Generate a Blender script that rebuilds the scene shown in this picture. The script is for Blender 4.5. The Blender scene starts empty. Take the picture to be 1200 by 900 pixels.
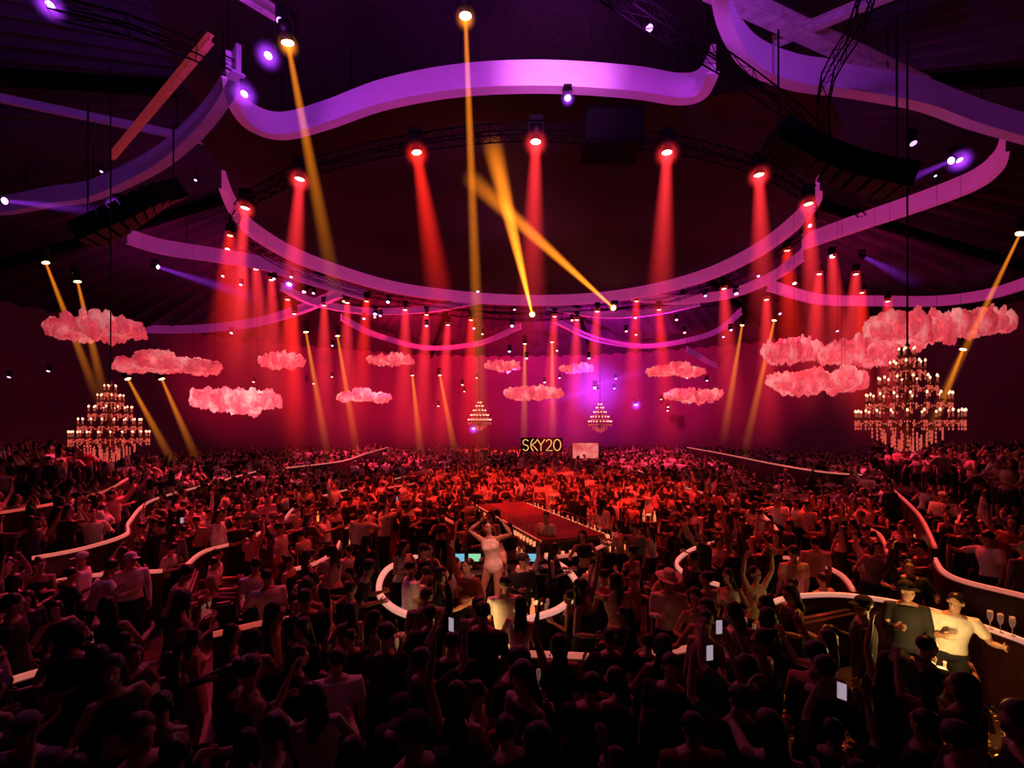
import bpy, bmesh, math, random, time
import numpy as np
from mathutils import Vector, Matrix
random.seed(11)
T0=time.time()
sc=bpy.context.scene
F=533.0; H=4.0
def at(px,py,d): return Vector(((px-600)/F*d,d,H+(500-py)/F*d))
def onz(px,py,z):
    d=(z-H)*F/(500-py); return Vector(((px-600)/F*d,d,z))
# ---------------- materials
MC={}
def mat(name,base=(.5,.5,.5),rough=.6,metal=0,em=None,es=0,noise=0.25,nscale=6,bump=0,spec=.4):
    if name in MC: return MC[name]
    m=bpy.data.materials.new(name); m.use_nodes=True; nt=m.node_tree; b=nt.nodes['Principled BSDF']
    tc=nt.nodes.new('ShaderNodeTexCoord'); n=nt.nodes.new('ShaderNodeTexNoise'); n.inputs['Scale'].default_value=nscale
    nt.links.new(tc.outputs['Object'],n.inputs['Vector'])
    r=nt.nodes.new('ShaderNodeValToRGB')
    r.color_ramp.elements[0].color=tuple(c*(1-noise) for c in base)+(1,); r.color_ramp.elements[1].color=tuple(min(1,c*(1+noise)) for c in base)+(1,)
    r.color_ramp.elements[0].position=.3; r.color_ramp.elements[1].position=.7
    nt.links.new(n.outputs['Fac'],r.inputs['Fac']); nt.links.new(r.outputs['Color'],b.inputs['Base Color'])
    b.inputs['Roughness'].default_value=rough; b.inputs['Metallic'].default_value=metal
    b.inputs['Specular IOR Level'].default_value=spec
    if em: b.inputs['Emission Color'].default_value=em+(1,); b.inputs['Emission Strength'].default_value=es
    if bump:
        bp=nt.nodes.new('ShaderNodeBump'); bp.inputs['Strength'].default_value=bump
        nt.links.new(n.outputs['Fac'],bp.inputs['Height']); nt.links.new(bp.outputs['Normal'],b.inputs['Normal'])
    MC[name]=m; return m
def tintmat(name,mul=1.0,attr=False,rough=.85):
    m=bpy.data.materials.new(name); m.use_nodes=True; nt=m.node_tree; b=nt.nodes['Principled BSDF']
    if attr:
        o=nt.nodes.new('ShaderNodeAttribute'); o.attribute_name='tint'; co=o.outputs['Color']
    else:
        o=nt.nodes.new('ShaderNodeObjectInfo'); co=o.outputs['Color']
    tc=nt.nodes.new('ShaderNodeTexCoord'); n=nt.nodes.new('ShaderNodeTexNoise'); n.inputs['Scale'].default_value=9
    nt.links.new(tc.outputs['Object'],n.inputs['Vector'])
    r=nt.nodes.new('ShaderNodeMapRange'); r.inputs[3].default_value=.65*mul; r.inputs[4].default_value=1.2*mul
    nt.links.new(n.outputs['Fac'],r.inputs[0])
    v=nt.nodes.new('ShaderNodeVectorMath'); v.operation='SCALE'
    nt.links.new(co,v.inputs[0]); nt.links.new(r.outputs[0],v.inputs['Scale']); nt.links.new(v.outputs[0],b.inputs['Base Color'])
    b.inputs['Roughness'].default_value=rough
    return m
cloth=tintmat('cloth'); cloth_crowd=tintmat('cloth_crowd',1,True)
denim=mat('dark_denim',(.02,.02,.028),.85); skin=mat('skin',(.5,.31,.24),.45,nscale=12,noise=.08)
hairm=mat('hair',(.015,.01,.008),.4,nscale=40,bump=.3); eyem=mat('eye_dark',(.02,.015,.01),.2); lipm=mat('lip',(.4,.1,.09),.4)
shoem=mat('shoe_leather',(.03,.03,.03),.4)
black=mat('black_metal',(.008,.008,.009),.5,.3,spec=.2); dark=mat('dark_panel',(.02,.014,.016),.5)
white_band=mat('white_glow_fascia',(.8,.75,.85),.5,em=(.55,.05,.7),es=.06,noise=.04,nscale=2)  # weak emission adds painted violet light to the fascia
far_band=mat('far_glow_fascia',(.6,.5,.6),.5,em=(.85,.05,.4),es=.26,noise=.08,nscale=1)  # magenta light on the far bands painted in as emission
out_band=mat('outer_glow_fascia',(.45,.4,.5),.6,em=(.7,.04,.45),es=.17,noise=.08,nscale=1)  # magenta light on the outer bands painted in as emission
edge_band=mat('faint_glow_fascia',(.4,.35,.45),.6,em=(.35,.05,.5),es=.05,noise=.08,nscale=1)  # fainter violet light painted in as emission
truss_m=mat('truss_steel',(.006,.005,.006),.9,0,spec=.03)
# ---------------- mesh helpers
def link(name,me,mats=(),loc=None,parent=None):
    o=bpy.data.objects.new(name,me); sc.collection.objects.link(o)
    if me and mats and not me.materials:
        for m in mats: me.materials.append(m)
    if loc is not None: o.location=loc
    if parent: o.parent=parent
    return o
def tag(o,label,cat,group=None,kind=None):
    o['label']=label; o['category']=cat
    if group: o['group']=group
    if kind: o['kind']=kind
    return o
def fin(bm,name,mats=(),smooth=False):
    bmesh.ops.recalc_face_normals(bm,faces=bm.faces[:])
    me=bpy.data.meshes.new(name); bm.to_mesh(me); bm.free()
    for m in mats: me.materials.append(m)
    if smooth: me.polygons.foreach_set('use_smooth',[True]*len(me.polygons))
    return me
def tube(bm,pts,rad,seg=10,rnd=True,f=None,closed=False,asp=1.0):
    pts=[Vector(p) for p in pts]; rad=list(rad) if hasattr(rad,'__len__') else [rad]*len(pts)
    n=len(pts); C=[];R=[];T=[]
    if rnd and not closed:
        t=(pts[0]-pts[1]).normalized()
        for a in (75,45,20):
            a=math.radians(a); C.append(pts[0]+t*rad[0]*math.sin(a)); R.append(rad[0]*math.cos(a))
    C+=pts; R+=rad
    if rnd and not closed:
        t=(pts[-1]-pts[-2]).normalized()
        for a in (20,45,75):
            a=math.radians(a); C.append(pts[-1]+t*rad[-1]*math.sin(a)); R.append(rad[-1]*math.cos(a))
    u=None; rings=[]; N=len(C)
    for i in range(N):
        if closed: t=(C[(i+1)%N]-C[i-1]).normalized()
        else: t=(C[min(i+1,N-1)]-C[max(i-1,0)]).normalized()
        if u is None:
            a=Vector((0,0,1)) if abs(t.z)<.9 else Vector((0,1,0)); u=t.cross(a).normalized()
        u=(u-t*u.dot(t)).normalized(); v=t.cross(u)
        ring=[]
        for k in range(seg):
            th=2*math.pi*k/seg; p=C[i]+u*R[i]*math.cos(th)+v*R[i]*asp*math.sin(th)
            ring.append(bm.verts.new(f(p) if f else p))
        rings.append(ring)
    for i in range(N if closed else N-1):
        a=rings[i]; b=rings[(i+1)%N]
        for k in range(seg): bm.faces.new((a[k],a[(k+1)%seg],b[(k+1)%seg],b[k]))
    if not closed: bm.faces.new(rings[0][::-1]); bm.faces.new(rings[-1])
def loft(bm,rings,seg=20,f=None):
    R=[]
    for cx,cy,z,rx,ry in rings:
        r=[]
        for k in range(seg):
            th=2*math.pi*k/seg; p=Vector((cx+rx*math.cos(th),cy+ry*math.sin(th),z)); r.append(bm.verts.new(f(p) if f else p))
        R.append(r)
    for a,b in zip(R,R[1:]):
        for k in range(seg): bm.faces.new((a[k],a[(k+1)%seg],b[(k+1)%seg],b[k]))
    bm.faces.new(R[0][::-1]); bm.faces.new(R[-1])
def lathe(bm,prof,seg=16,off=(0,0,0)):
    loft(bm,[(off[0],off[1],off[2]+z,max(r,.001),max(r,.001)) for r,z in prof],seg)
_S={}
def ell(bm,c,r,f=None,M=None,u=14,v=9):
    if (u,v) not in _S:
        P=[(0,0,-1)]; Fc=[]
        for i in range(1,v):
            ph=-math.pi/2+math.pi*i/v
            for k in range(u): P.append((math.cos(ph)*math.cos(2*math.pi*k/u),math.cos(ph)*math.sin(2*math.pi*k/u),math.sin(ph)))
        P.append((0,0,1)); top=len(P)-1
        for k in range(u):
            k2=(k+1)%u; Fc.append((0,1+k2,1+k)); b0=1+(v-2)*u; Fc.append((b0+k,b0+k2,top))
            for i in range(v-2): a=1+i*u; Fc.append((a+k,a+k2,a+u+k2,a+u+k))
        _S[(u,v)]=(P,Fc)
    P,Fc=_S[(u,v)]; cv=Vector(c); vs=[]
    for x,y,z in P:
        p=Vector((x*r[0],y*r[1],z*r[2]))
        if M: p=M@p
        p=p+cv; vs.append(bm.verts.new(f(p) if f else p))
    for q in Fc: bm.faces.new([vs[i] for i in q])
def box(bm,c,s,M=None):
    cv=Vector(c); vs=[]
    for x in (-.5,.5):
        for y in (-.5,.5):
            for z in (-.5,.5):
                p=Vector((x*s[0],y*s[1],z*s[2]))
                if M: p=M@p
                vs.append(bm.verts.new(p+cv))
    for q in ((0,1,3,2),(4,6,7,5),(0,4,5,1),(2,3,7,6),(0,2,6,4),(1,5,7,3)): bm.faces.new([vs[i] for i in q])
def rod(bm,a,b,r=.02,seg=5): tube(bm,[a,b],r,seg,rnd=False)
def evalmesh(me,mods):
    ob=bpy.data.objects.new('t',me); sc.collection.objects.link(ob)
    for ty,kw in mods:
        m=ob.modifiers.new('m',ty)
        for k,v in kw.items(): setattr(m,k,v)
    dg=bpy.context.evaluated_depsgraph_get(); dg.update()
    r=bpy.data.meshes.new_from_object(ob.evaluated_get(dg))
    bpy.data.objects.remove(ob); return r
def remesh(bm,vox,it=2):
    me=fin(bm,'src')
    r=evalmesh(me,[('REMESH',dict(mode='VOXEL',voxel_size=vox,use_smooth_shade=True)),('SMOOTH',dict(factor=.5,iterations=it))])
    return r
def catmull(P,n=6,closed=False):
    P=[Vector(p) for p in P]; out=[]; N=len(P)
    for i in range(N if closed else N-1):
        g=lambda k:P[k%N] if closed else P[max(0,min(N-1,k))]
        a,b,c,d=g(i-1),g(i),g(i+1),g(i+2)
        for j in range(n):
            t=j/n; out.append(.5*((2*b)+(c-a)*t+(2*a-5*b+4*c-d)*t*t+(3*b-a-3*c+d)*t**3))
    if not closed: out.append(P[-1])
    return out
def ribbon(bm,pts,prof,closed=False):
    N=len(pts); R=[]
    for i,p in enumerate(pts):
        if closed: t=pts[(i+1)%N]-pts[i-1]
        else: t=pts[min(i+1,N-1)]-pts[max(i-1,0)]
        t=Vector((t.x,t.y,0)).normalized(); s=Vector((-t.y,t.x,0))
        R.append([bm.verts.new(p+s*a+Vector((0,0,z))) for a,z in prof])
    m=len(prof)
    for i in range(N if closed else N-1):
        a=R[i]; b=R[(i+1)%N]
        for k in range(m): bm.faces.new((a[k],a[(k+1)%m],b[(k+1)%m],b[k]))
    if not closed: bm.faces.new(R[0][::-1]); bm.faces.new(R[-1])
def rect(w,z0,z1,o=0): return [(o-w/2,z0),(o+w/2,z0),(o+w/2,z1),(o-w/2,z1)]

# ---------------- room
CY=20; RR=42
bm=bmesh.new()
loft(bm,[(0,CY,-.2,RR+1,RR+1),(0,CY,0,RR+1,RR+1)],64)
fl=mat('floor_terrazzo',(.03,.022,.022),.22,nscale=3,noise=.5)
tag(link('floor',fin(bm,'floor',[fl])),'dark glossy dance floor strewn with confetti','floor',kind='structure')
wm=mat('wall_fabric',(.24,.13,.18),.9,nscale=.12,noise=.2)
bm=bmesh.new(); R=[]
for k in range(240):
    th=2*math.pi*k/240; r=RR
    R.append([bm.verts.new((r*math.sin(th),CY+r*math.cos(th),z)) for z in (0,14)])
for k in range(240): bm.faces.new((R[k][0],R[(k+1)%240][0],R[(k+1)%240][1],R[k][1]))
tag(link('wall_round',fin(bm,'wall',[wm],True)),'dark maroon perimeter wall of the hall','wall',kind='structure')
bm=bmesh.new(); NR=480; R=[]
for k in range(NR+1):
    th=2*math.pi*k/NR; st=.26 if (k%3==0) else 0
    row=[]
    for r,z in ((12.5,17),(20,16.3),(30,15.2),(RR+.5,13.6)): row.append(bm.verts.new((r*math.sin(th),CY+r*math.cos(th),z-st)))
    R.append(row)
for k in range(NR):
    for j in range(3): bm.faces.new((R[k][j],R[k+1][j],R[k+1][j+1],R[k][j+1]))
rm=mat('roof_slats',(.085,.06,.09),.55,.1,noise=.3,nscale=.3)
tag(link('ceiling',fin(bm,'ceiling',[rm])),'dark ribbed domed roof with radial slats','ceiling',kind='structure')
bm=bmesh.new(); loft(bm,[(0,CY,16.8,12.6,12.6),(0,CY,19.5,12,12),(0,CY,19.6,11,11)],64)
tag(link('trim_1',fin(bm,'recess',[mat('recess',(.05,.03,.04),.7)])),'dark oval recess in the middle of the roof','ceiling',kind='structure')
# platforms
PLAT=[([(9.6,3),(7.8,6.8),(7.55,7.43),(8.2,8.6),(11.6,13.4),(14.2,20),(20,30),(38,30),(38,3)],.4),
      ([(12.5,3),(11.5,9),(13,12.5),(16.5,20),(22.5,29.5),(37.5,29.5),(37.5,3.5)],1.3),
      ([(-10,3),(-9.35,8.7),(-9.25,10.7),(-10.35,12.1),(-12.55,15.7),(-13.4,20),(-20,30),(-38,30),(-38,3)],.4),
      ([(-14,3.5),(-13,9),(-15,15),(-19,22),(-24,29.5),(-37.5,29.5),(-37.5,3.5)],1.3)]
plm=mat('platform_dark',(.02,.014,.016),.4)
for P,z in PLAT:
    bm=bmesh.new(); a=[bm.verts.new((x,y,0)) for x,y in P]; b2=[bm.verts.new((x,y,z)) for x,y in P]
    bm.faces.new(a); bm.faces.new(b2); n=len(P)
    for i in range(n): bm.faces.new((a[i],a[(i+1)%n],b2[(i+1)%n],b2[i]))
    tag(link('floor_tier',fin(bm,'tier',[plm])),'raised dark standing tier','floor',kind='structure')
def inpoly(x,y,P):
    c=False; n=len(P)
    for i in range(n):
        x1,y1=P[i]; x2,y2=P[i-1]
        if (y1>y)!=(y2>y) and x<(x2-x1)*(y-y1)/(y2-y1)+x1: c=not c
    return c
def gz(x,y):
    z=0
    for P,h in PLAT:
        if inpoly(x,y,P): z=max(z,h)
    return z
# ---------------- curved booth walls with lit rims
WALLS=[]
wallm=mat('booth_leather',(.05,.014,.016),.35,nscale=8,bump=.1)
rim_m=mat('rim_light',(.9,.65,.6),.4,em=(1,.24,.18),es=.48,noise=.03)
rim_w=mat('rim_light_warm',(.9,.75,.7),.4,em=(1,.38,.28),es=.55,noise=.03)
rim_d=mat('rim_light_dim',(.7,.5,.5),.4,em=(1,.12,.08),es=.38,noise=.03)
def booth(pix,rz=1.1,base=0,rimw=.0,rm_=None,label='dark curved booth wall with thin glowing top rim'):
    pts=[onz(px,py,rz) for px,py in pix]; pts=[Vector((p.x,p.y,0)) for p in pts]
    c=catmull(pts,8); WALLS.append([(p.x,p.y) for p in c])
    bm=bmesh.new(); ribbon(bm,c,rect(.12,base,rz-.05))
    o=link('booth_wall',fin(bm,'booth_wall',[wallm],False))
    tag(o,label,'booth wall','curved booth walls')
    w=rimw or .045
    bm=bmesh.new(); ribbon(bm,c,rect(w,rz-.05,rz+.015)); link('rim_light',fin(bm,'rim',[rm_ or rim_m]),parent=o)
    return o
booth([(38,653),(100,641),(148,625),(152,610),(180,585),(245,567),(300,552)],1.5,.0,rm_=rim_m)
booth([(10,690),(38,685),(110,673),(190,668)],rm_=rim_m)
booth([(218,662),(240,645),(285,632),(330,610),(350,592),(400,575),(520,548),(550,540)],rm_=rim_m)
booth([(345,666),(372,658),(392,645),(398,634)],rm_=rim_m)
booth([(10,796),(40,787),(78,777)])
booth([(335,548),(400,540),(430,531),(455,524)],rz=1.9,rm_=rim_m)
booth([(455,571),(490,565),(520,556)],rz=1.4,rm_=rim_d)
booth([(0,600),(60,590),(120,576),(150,560)],rz=1.95,rm_=rim_d)
booth([(262,608),(300,596),(325,580)],rm_=rim_d)
booth([(405,618),(440,600),(470,596)],rm_=rim_d)
booth([(860,562),(925,572),(962,592)],rm_=rim_d)
booth([(1000,612),(1030,625),(1040,648)],rm_=rim_d)
booth([(690,556),(720,572),(790,590),(850,600)],rz=1.1,rm_=rim_d)
booth([(640,653),(690,645),(722,628),(728,612)],rz=1.1,rm_=rim_m)
booth([(548,618),(520,605),(528,592)],rz=1.1,rm_=rim_d)
booth([(842,684),(805,672),(793,657),(815,641),(850,632)],rimw=.055,rm_=rim_w)
booth([(905,640),(909,618),(870,590),(800,570),(740,548)],rm_=rim_m)
booth([(890,712),(915,701),(950,696),(1000,697),(1085,712),(1200,750),(1290,790)],rimw=.05,rm_=rim_w)
booth([(1096,654),(1105,668),(1130,680),(1200,697),(1290,720)],1.5,.0,rm_=rim_m)
booth([(915,652),(950,656),(985,672),(1000,690)],rm_=rim_m)
booth([(805,524),(850,532),(900,542),(960,552),(1010,556)],rz=2.0,rm_=rim_m)
booth([(1045,572),(1075,600),(1096,640)],1.5,rm_=rim_d)
booth([(565,767),(600,764),(640,765),(690,767)],rimw=.045,rm_=rim_m)
booth([(765,763),(800,759),(830,750)],rimw=.045,rm_=rim_m)
booth([(250,742),(300,730),(345,722)],rimw=.045,rm_=rim_d)
# ---------------- DJ ring
djr=mat('dj_rim',(.9,.75,.7),.4,em=(1,.4,.3),es=.65,noise=.03)
for rp in ([(506,728),(462,712),(444,690),(455,665),(488,651)],[(640,651),(666,668),(677,690),(655,712),(618,724)]):
    dj=booth(rp,rimw=.095,rm_=djr,label='curved dark DJ counter with glowing white rim')
    dj.name='dj_counter'; dj['category']='counter'; dj['group']='round DJ counter arcs'
DJC=(-.55,8.6)
bm=bmesh.new(); box(bm,(0,0,.45),(1.9,.6,.9)); box(bm,(0,0,.93),(2.1,.75,.06))
djt=tag(link('dj_table',fin(bm,'dj_table',[dark]),loc=(-.2,9.7,0)),'black DJ table inside the round counter','table')
scr_b=mat('screen_blue',(.1,.1,.1),.3,em=(.25,.7,1),es=.7,noise=.5,nscale=20)
scr_g=mat('screen_green',(.1,.1,.1),.3,em=(.4,1,.55),es=.7,noise=.5,nscale=20)
def part(parent,name,build,mats,loc=(0,0,0),smooth=False):
    bm=bmesh.new(); build(bm); return link(name,fin(bm,name,mats,smooth),loc=loc,parent=parent)
for i,(x,sm) in enumerate(((-1.15,scr_b),(-.8,scr_g),(.45,scr_b))):
    bm=bmesh.new(); box(bm,(0,0,.01),(.2,.16,.02)); box(bm,(0,.02,.1),(.04,.03,.18))
    box(bm,(0,.0,.24),(.3,.03,.2))
    o=tag(link('monitor',fin(bm,'monitor',[black]),loc=(x,9.75,.96)),'small lit DJ monitor on a stand','monitor','dj monitors')
    part(o,'screen',lambda bm:box(bm,(0,-.018,.24),(.26,.006,.16)),[sm])
for x in (-.2,.75):
    bm=bmesh.new(); box(bm,(0,0,.04),(.36,.4,.08)); 
    o=tag(link('turntable',fin(bm,'turntable',[black]),loc=(x,9.62,.96)),'black DJ media player with round platter','turntable','dj players')
    part(o,'platter',lambda bm:lathe(bm,[(.13,.08),(.13,.1),(.12,.105)],24),[mat('platter',(.3,.3,.3),.3,.8)])
bm=bmesh.new(); lathe(bm,[(.36,0),(.36,.42),(.4,.44),(.4,.5)],32)
pod=tag(link('podium',fin(bm,'podium',[dark]),loc=(-.34,8.3,0)),'low round black dance podium','podium')
# ---------------- bar island
SZ=1.2
A=[onz(555,593,SZ),onz(614,586,SZ),onz(702,622,SZ),onz(640,638,SZ)]
cen=sum(A,Vector())/4; ax=((A[2]+A[3])-(A[0]+A[1])).normalized(); L=((A[2]+A[3])-(A[0]+A[1])).length/2; ang=math.atan2(ax.y,ax.x)
W2=.9
isl=link('bar_island',None,loc=(cen.x,cen.y,0)); isl.rotation_euler=(0,0,ang)
tag(isl,'long low dark red runway bar with lit edge counters','bar')
redslab=mat('red_slab',(.16,.035,.03),.7,noise=.4,nscale=1.5)
part(isl,'runway_top',lambda bm:box(bm,(0,0,SZ-.05),(L,W2*2,.1)),[redslab])
part(isl,'counter_body',lambda bm:box(bm,(0,0,(SZ-.1)/2),(L*.97,W2*1.8,SZ-.1)),[dark])
for sy in (-1,1):
    part(isl,'edge_light',lambda bm:box(bm,(0,sy*(W2+.015),SZ-.02),(L,.02,.03)),[mat('edge_glow',(.8,.4,.3),.4,em=(1,.2,.12),es=.35)])
    part(isl,'railing',lambda bm:([rod(bm,(-L/2+L*i/16,sy*(W2-.03),SZ),(-L/2+L*i/16,sy*(W2-.03),SZ+.22),.012,6) for i in range(17)],rod(bm,(-L/2,sy*(W2-.03),SZ+.22),(L/2,sy*(W2-.03),SZ+.22),.014,6)),[mat('rail_brass',(.3,.12,.08),.4,.8)])
    part(isl,'countertop',lambda bm:box(bm,(0,sy*(W2+.32),.85),(L,.55,.05)),[mat('bar_top',(.12,.04,.03),.3)])
    part(isl,'counter_front',lambda bm:box(bm,(0,sy*(W2+.5),.41),(L*.98,.06,.82)),[mat('glow_front',(.12,.03,.02),.5,em=(1,.15,.05),es=.05,nscale=30)])  # weak emission on the front stands in for warm under-light
    part(isl,'shelf',lambda bm:box(bm,(0,sy*(W2+.14),1.03),(L*.97,.2,.025)),[black])
part(isl,'end_counter',lambda bm:(box(bm,(L/2+.3,0,.85),(.55,W2*2+1.1,.05)),box(bm,(L/2+.5,0,.41),(.06,W2*2+1,.82))),[dark])
PR=[(.04,0),(.042,.02),(.042,.17),(.03,.22),(.015,.26),(.014,.32),(.017,.33),(.017,.345)]
bm=bmesh.new(); lathe(bm,PR,14)
bott=fin(bm,'bottle',[mat('bottle_glass_dark',(.02,.06,.03),.1,spec=.8)],True)
bm=bmesh.new(); lathe(bm,PR,14)
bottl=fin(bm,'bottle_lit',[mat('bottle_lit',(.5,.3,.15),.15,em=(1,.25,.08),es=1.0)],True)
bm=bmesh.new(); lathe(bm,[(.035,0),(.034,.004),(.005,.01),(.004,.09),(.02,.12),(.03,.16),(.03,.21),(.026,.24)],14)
flute=fin(bm,'flute',[mat('clear_glass_glow',(.8,.7,.65),.08,em=(1,.5,.35),es=.08,spec=.9)],True)  # faint warm glint put into the glass as emission
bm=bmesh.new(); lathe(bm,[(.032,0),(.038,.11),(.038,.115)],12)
tumb=fin(bm,'tumbler',[mat('glass_warm_glow',(.7,.5,.4),.08,em=(1,.26,.1),es=1.2,spec=.9)],True)  # warm light on the tumblers put in as emission
Mi=Matrix.Translation((cen.x,cen.y,0))@Matrix.Rotation(ang,4,'Z')
def glass(me,p,s,lb):
    o=link('glass',me,loc=p); o.scale=(s,)*3; tag(o,lb,'glass','glasses on the bar island')
for sy in (-1,1):
    for i in range(26):
        x=-L*.48+L*.96*i/25
        glass(tumb if i%3 else flute,Mi@Vector((x,sy*(W2+.47),.876)),1.1,'drinking glass with painted warm glow on the bar counter')
        glass(tumb,Mi@Vector((x,sy*(W2+.16),1.043)),1.0,'drinking glass with painted warm glow on the bar shelf')
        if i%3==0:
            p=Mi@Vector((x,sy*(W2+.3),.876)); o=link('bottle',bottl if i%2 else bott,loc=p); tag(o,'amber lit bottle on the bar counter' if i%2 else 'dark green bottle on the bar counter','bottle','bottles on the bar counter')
for i in range(12): glass(tumb,Mi@Vector((L/2+.42,-W2-.3+(2*W2+.6)*i/11,.876)),1.1,'drinking glass with painted warm glow on the bar counter')
# ---------------- person templates
def V(*a): return Vector(a)
HIP=.95
def make_person(sex,pose,outfit,hairs):
    lean=pose.get('lean',0); fem=sex=='f'
    RL=Matrix.Rotation(-lean,3,'X')@Matrix.Rotation(pose.get('side',0),3,'Y')
    def bend(p):
        if p.z<=HIP: return p
        return RL@(p-V(0,0,HIP))+V(0,0,HIP)
    hy,hp=pose.get('head',(0,0))
    RH=Matrix.Rotation(hy,3,'Z')@Matrix.Rotation(hp,3,'X'); NC=V(0,0,1.53)
    def hf(p): return bend(RH@(p-NC)+NC)
    if fem: T=[(0,0,.84,.10,.08),(0,-.005,.9,.165,.115),(0,-.005,.97,.165,.12),(0,0,1.08,.118,.09),(0,0,1.17,.125,.095),(0,.015,1.27,.15,.115),(0,.005,1.35,.16,.095),(0,0,1.42,.14,.07),(0,0,1.47,.055,.05)]
    else: T=[(0,0,.84,.10,.08),(0,0,.9,.16,.11),(0,0,.97,.165,.12),(0,0,1.08,.148,.105),(0,0,1.18,.158,.11),(0,.005,1.3,.185,.122),(0,0,1.38,.195,.108),(0,0,1.44,.165,.08),(0,0,1.49,.07,.06)]
    sw=.155 if fem else .185; k=.85 if fem else 1
    arms={}
    for s,key in ((1,'R'),(-1,'L')):
        d1,d2=pose[key]; d1=V(d1[0]*s,d1[1],d1[2]).normalized(); d2=V(d2[0]*s,d2[1],d2[2]).normalized()
        sh=bend(V(s*sw,0,1.415)); e=sh+d1*.285; w=e+d2*.25; arms[s]=(sh,e,w,d2)
    legs={}
    for s,key in ((1,'r'),(-1,'l')):
        d1,d2=pose.get(key,((.06,.02,-1),(.02,-.04,-1))); d1=V(d1[0]*s,d1[1],d1[2]).normalized(); d2=V(d2[0]*s,d2[1],d2[2]).normalized()
        h=V(s*.09,0,.9); kn=h+d1*.42; an=kn+d2*.41; legs[s]=(h,kn,an)
    bm=bmesh.new(); loft(bm,T,20,bend)
    tube(bm,[V(0,-.005,1.42),V(0,0,1.5),V(0,.005,1.58)],[.06*k,.052*k,.055*k],12,f=bend)
    ell(bm,(0,-.008,1.66),(.074,.093,.09),hf); ell(bm,(0,.022,1.595),(.055,.066,.065),hf); ell(bm,(0,.062,1.556),(.028,.026,.022),hf)
    ell(bm,(0,.095,1.622),(.012,.02,.026),hf); ell(bm,(0,.078,1.66),(.05,.02,.014),hf); ell(bm,(0,.084,1.583),(.024,.012,.011),hf)
    for s in (1,-1):
        ell(bm,(s*.076,-.005,1.625),(.011,.02,.031),hf)
        sh,e,w,d=arms[s]
        tube(bm,[bend(V(s*sw*.75,0,1.405)),sh,sh.lerp(e,.5),e,e.lerp(w,.35),w],[.06*k,.057*k,.048*k,.038*k,.041*k,.025*k],12)
        h,kn,an=legs[s]
        tube(bm,[h,h.lerp(kn,.45),kn,kn.lerp(an,.35),an],[.092,.08,.054,.055,.034],14)
        ell(bm,an+V(s*.01,.06,-.035),(.04,.115,.035)); ell(bm,an+V(0,-.015,-.03),(.034,.045,.045))
    if fem:
        for s in (1,-1): ell(bm,(s*.07,.085,1.285),(.062,.05,.06),bend)
    hands=[]
    for s in (1,-1):
        sh,e,w,d=arms[s]
        n=V(-s,.35,0); n=(n-d*n.dot(d)).normalized(); a=n.cross(d)
        if a.y+a.z<0: a=-a
        M=Matrix((a,d,n)).transposed(); ell(bm,w+d*.05,(.04,.055,.017),M=M); hands.append((w,d,n,a,s))
    body=remesh(bm,.0095,2)
    b=bmesh.new(); b.from_mesh(body)
    eyes=[hf(V(s*.03,.08,1.643)) for s in (1,-1)]; lip=hf(V(0,.092,1.583))
    for fc in b.faces:
        c=fc.calc_center_median()
        if min((c-q).length for q in eyes)<.0125: fc.material_index=1
        elif (c-lip).length<.02: fc.material_index=2
    for w,d,n,a,s in hands:
        for i,(o_,L_) in enumerate(((.03,.068),(.011,.078),(-.009,.072),(-.028,.056))):
            p0=w+d*.075+a*o_*.9; p1=w+d*(.1+L_*.3)+a*o_*1.1+n*.006; p2=p1+(d*.8+n*.5).normalized()*L_*.35; p3=p2+(d*.45+n*.85).normalized()*L_*.32
            tube(b,[p0,p1,p2,p3],[.0095,.009,.008,.0065],7)
        p0=w+d*.03+a*.025; p1=p0+(a*.8+d*.6).normalized()*.035; p2=p1+(d*.9+a*.25+n*.3).normalized()*.035
        tube(b,[p0,p1,p2],[.012,.0105,.008],7)
    for fc in b.faces: fc.smooth=True
    b.to_mesh(body); b.free()
    parts={'body':(body,[skin,eyem,lipm])}
    bm=bmesh.new(); ell(bm,(0,-.02,1.674),(.085,.098,.09),hf)
    if hairs=='long':
        ell(bm,(0,-.06,1.6),(.088,.062,.12),hf); ell(bm,(0,-.085,1.47),(.085,.045,.14),hf); ell(bm,(.05,-.08,1.4),(.045,.035,.12),hf); ell(bm,(-.05,-.085,1.41),(.045,.035,.12),hf)
        for s in (1,-1): ell(bm,(s*.078,.0,1.6),(.018,.04,.08),hf)
    if hairs=='bun': ell(bm,(0,-.1,1.73),(.045,.045,.045),hf)
    if hairs=='afro': ell(bm,(0,-.03,1.69),(.11,.11,.105),hf)
    if hairs=='pony': tube(bm,[V(0,-.1,1.7),V(0,-.15,1.66),V(0,-.14,1.52),V(0,-.12,1.42)],[.02,.032,.03,.012],10,f=hf)
    parts['hair']=(remesh(bm,.011,2),[hairm])
    if outfit.get('cap'):
        bm=bmesh.new(); ell(bm,(0,-.012,1.69),(.09,.102,.08),hf); ell(bm,(0,.1,1.685),(.065,.07,.01),hf); parts['cap']=(remesh(bm,.008,1),[cloth])
    if outfit.get('hat'):
        bm=bmesh.new(); loft(bm,[(0,-.01,1.69,.088,.1),(0,-.01,1.74,.086,.098),(0,-.01,1.8,.078,.088),(0,-.01,1.815,.05,.07)],20,hf)
        def hb(p): return hf(p+V(0,0,.9*abs(p.x)**1.6*.5))
        loft(bm,[(0,-.01,1.69,.19,.2),(0,-.01,1.7,.19,.2)],24,hb); parts['hat']=(remesh(bm,.008,1),[cloth])
    g=.014
    def grow(R_,z0,z1,e=g): return [(a,b_,z,rx+e,ry+e) for a,b_,z,rx,ry in R_ if z0<=z<=z1]
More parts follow.
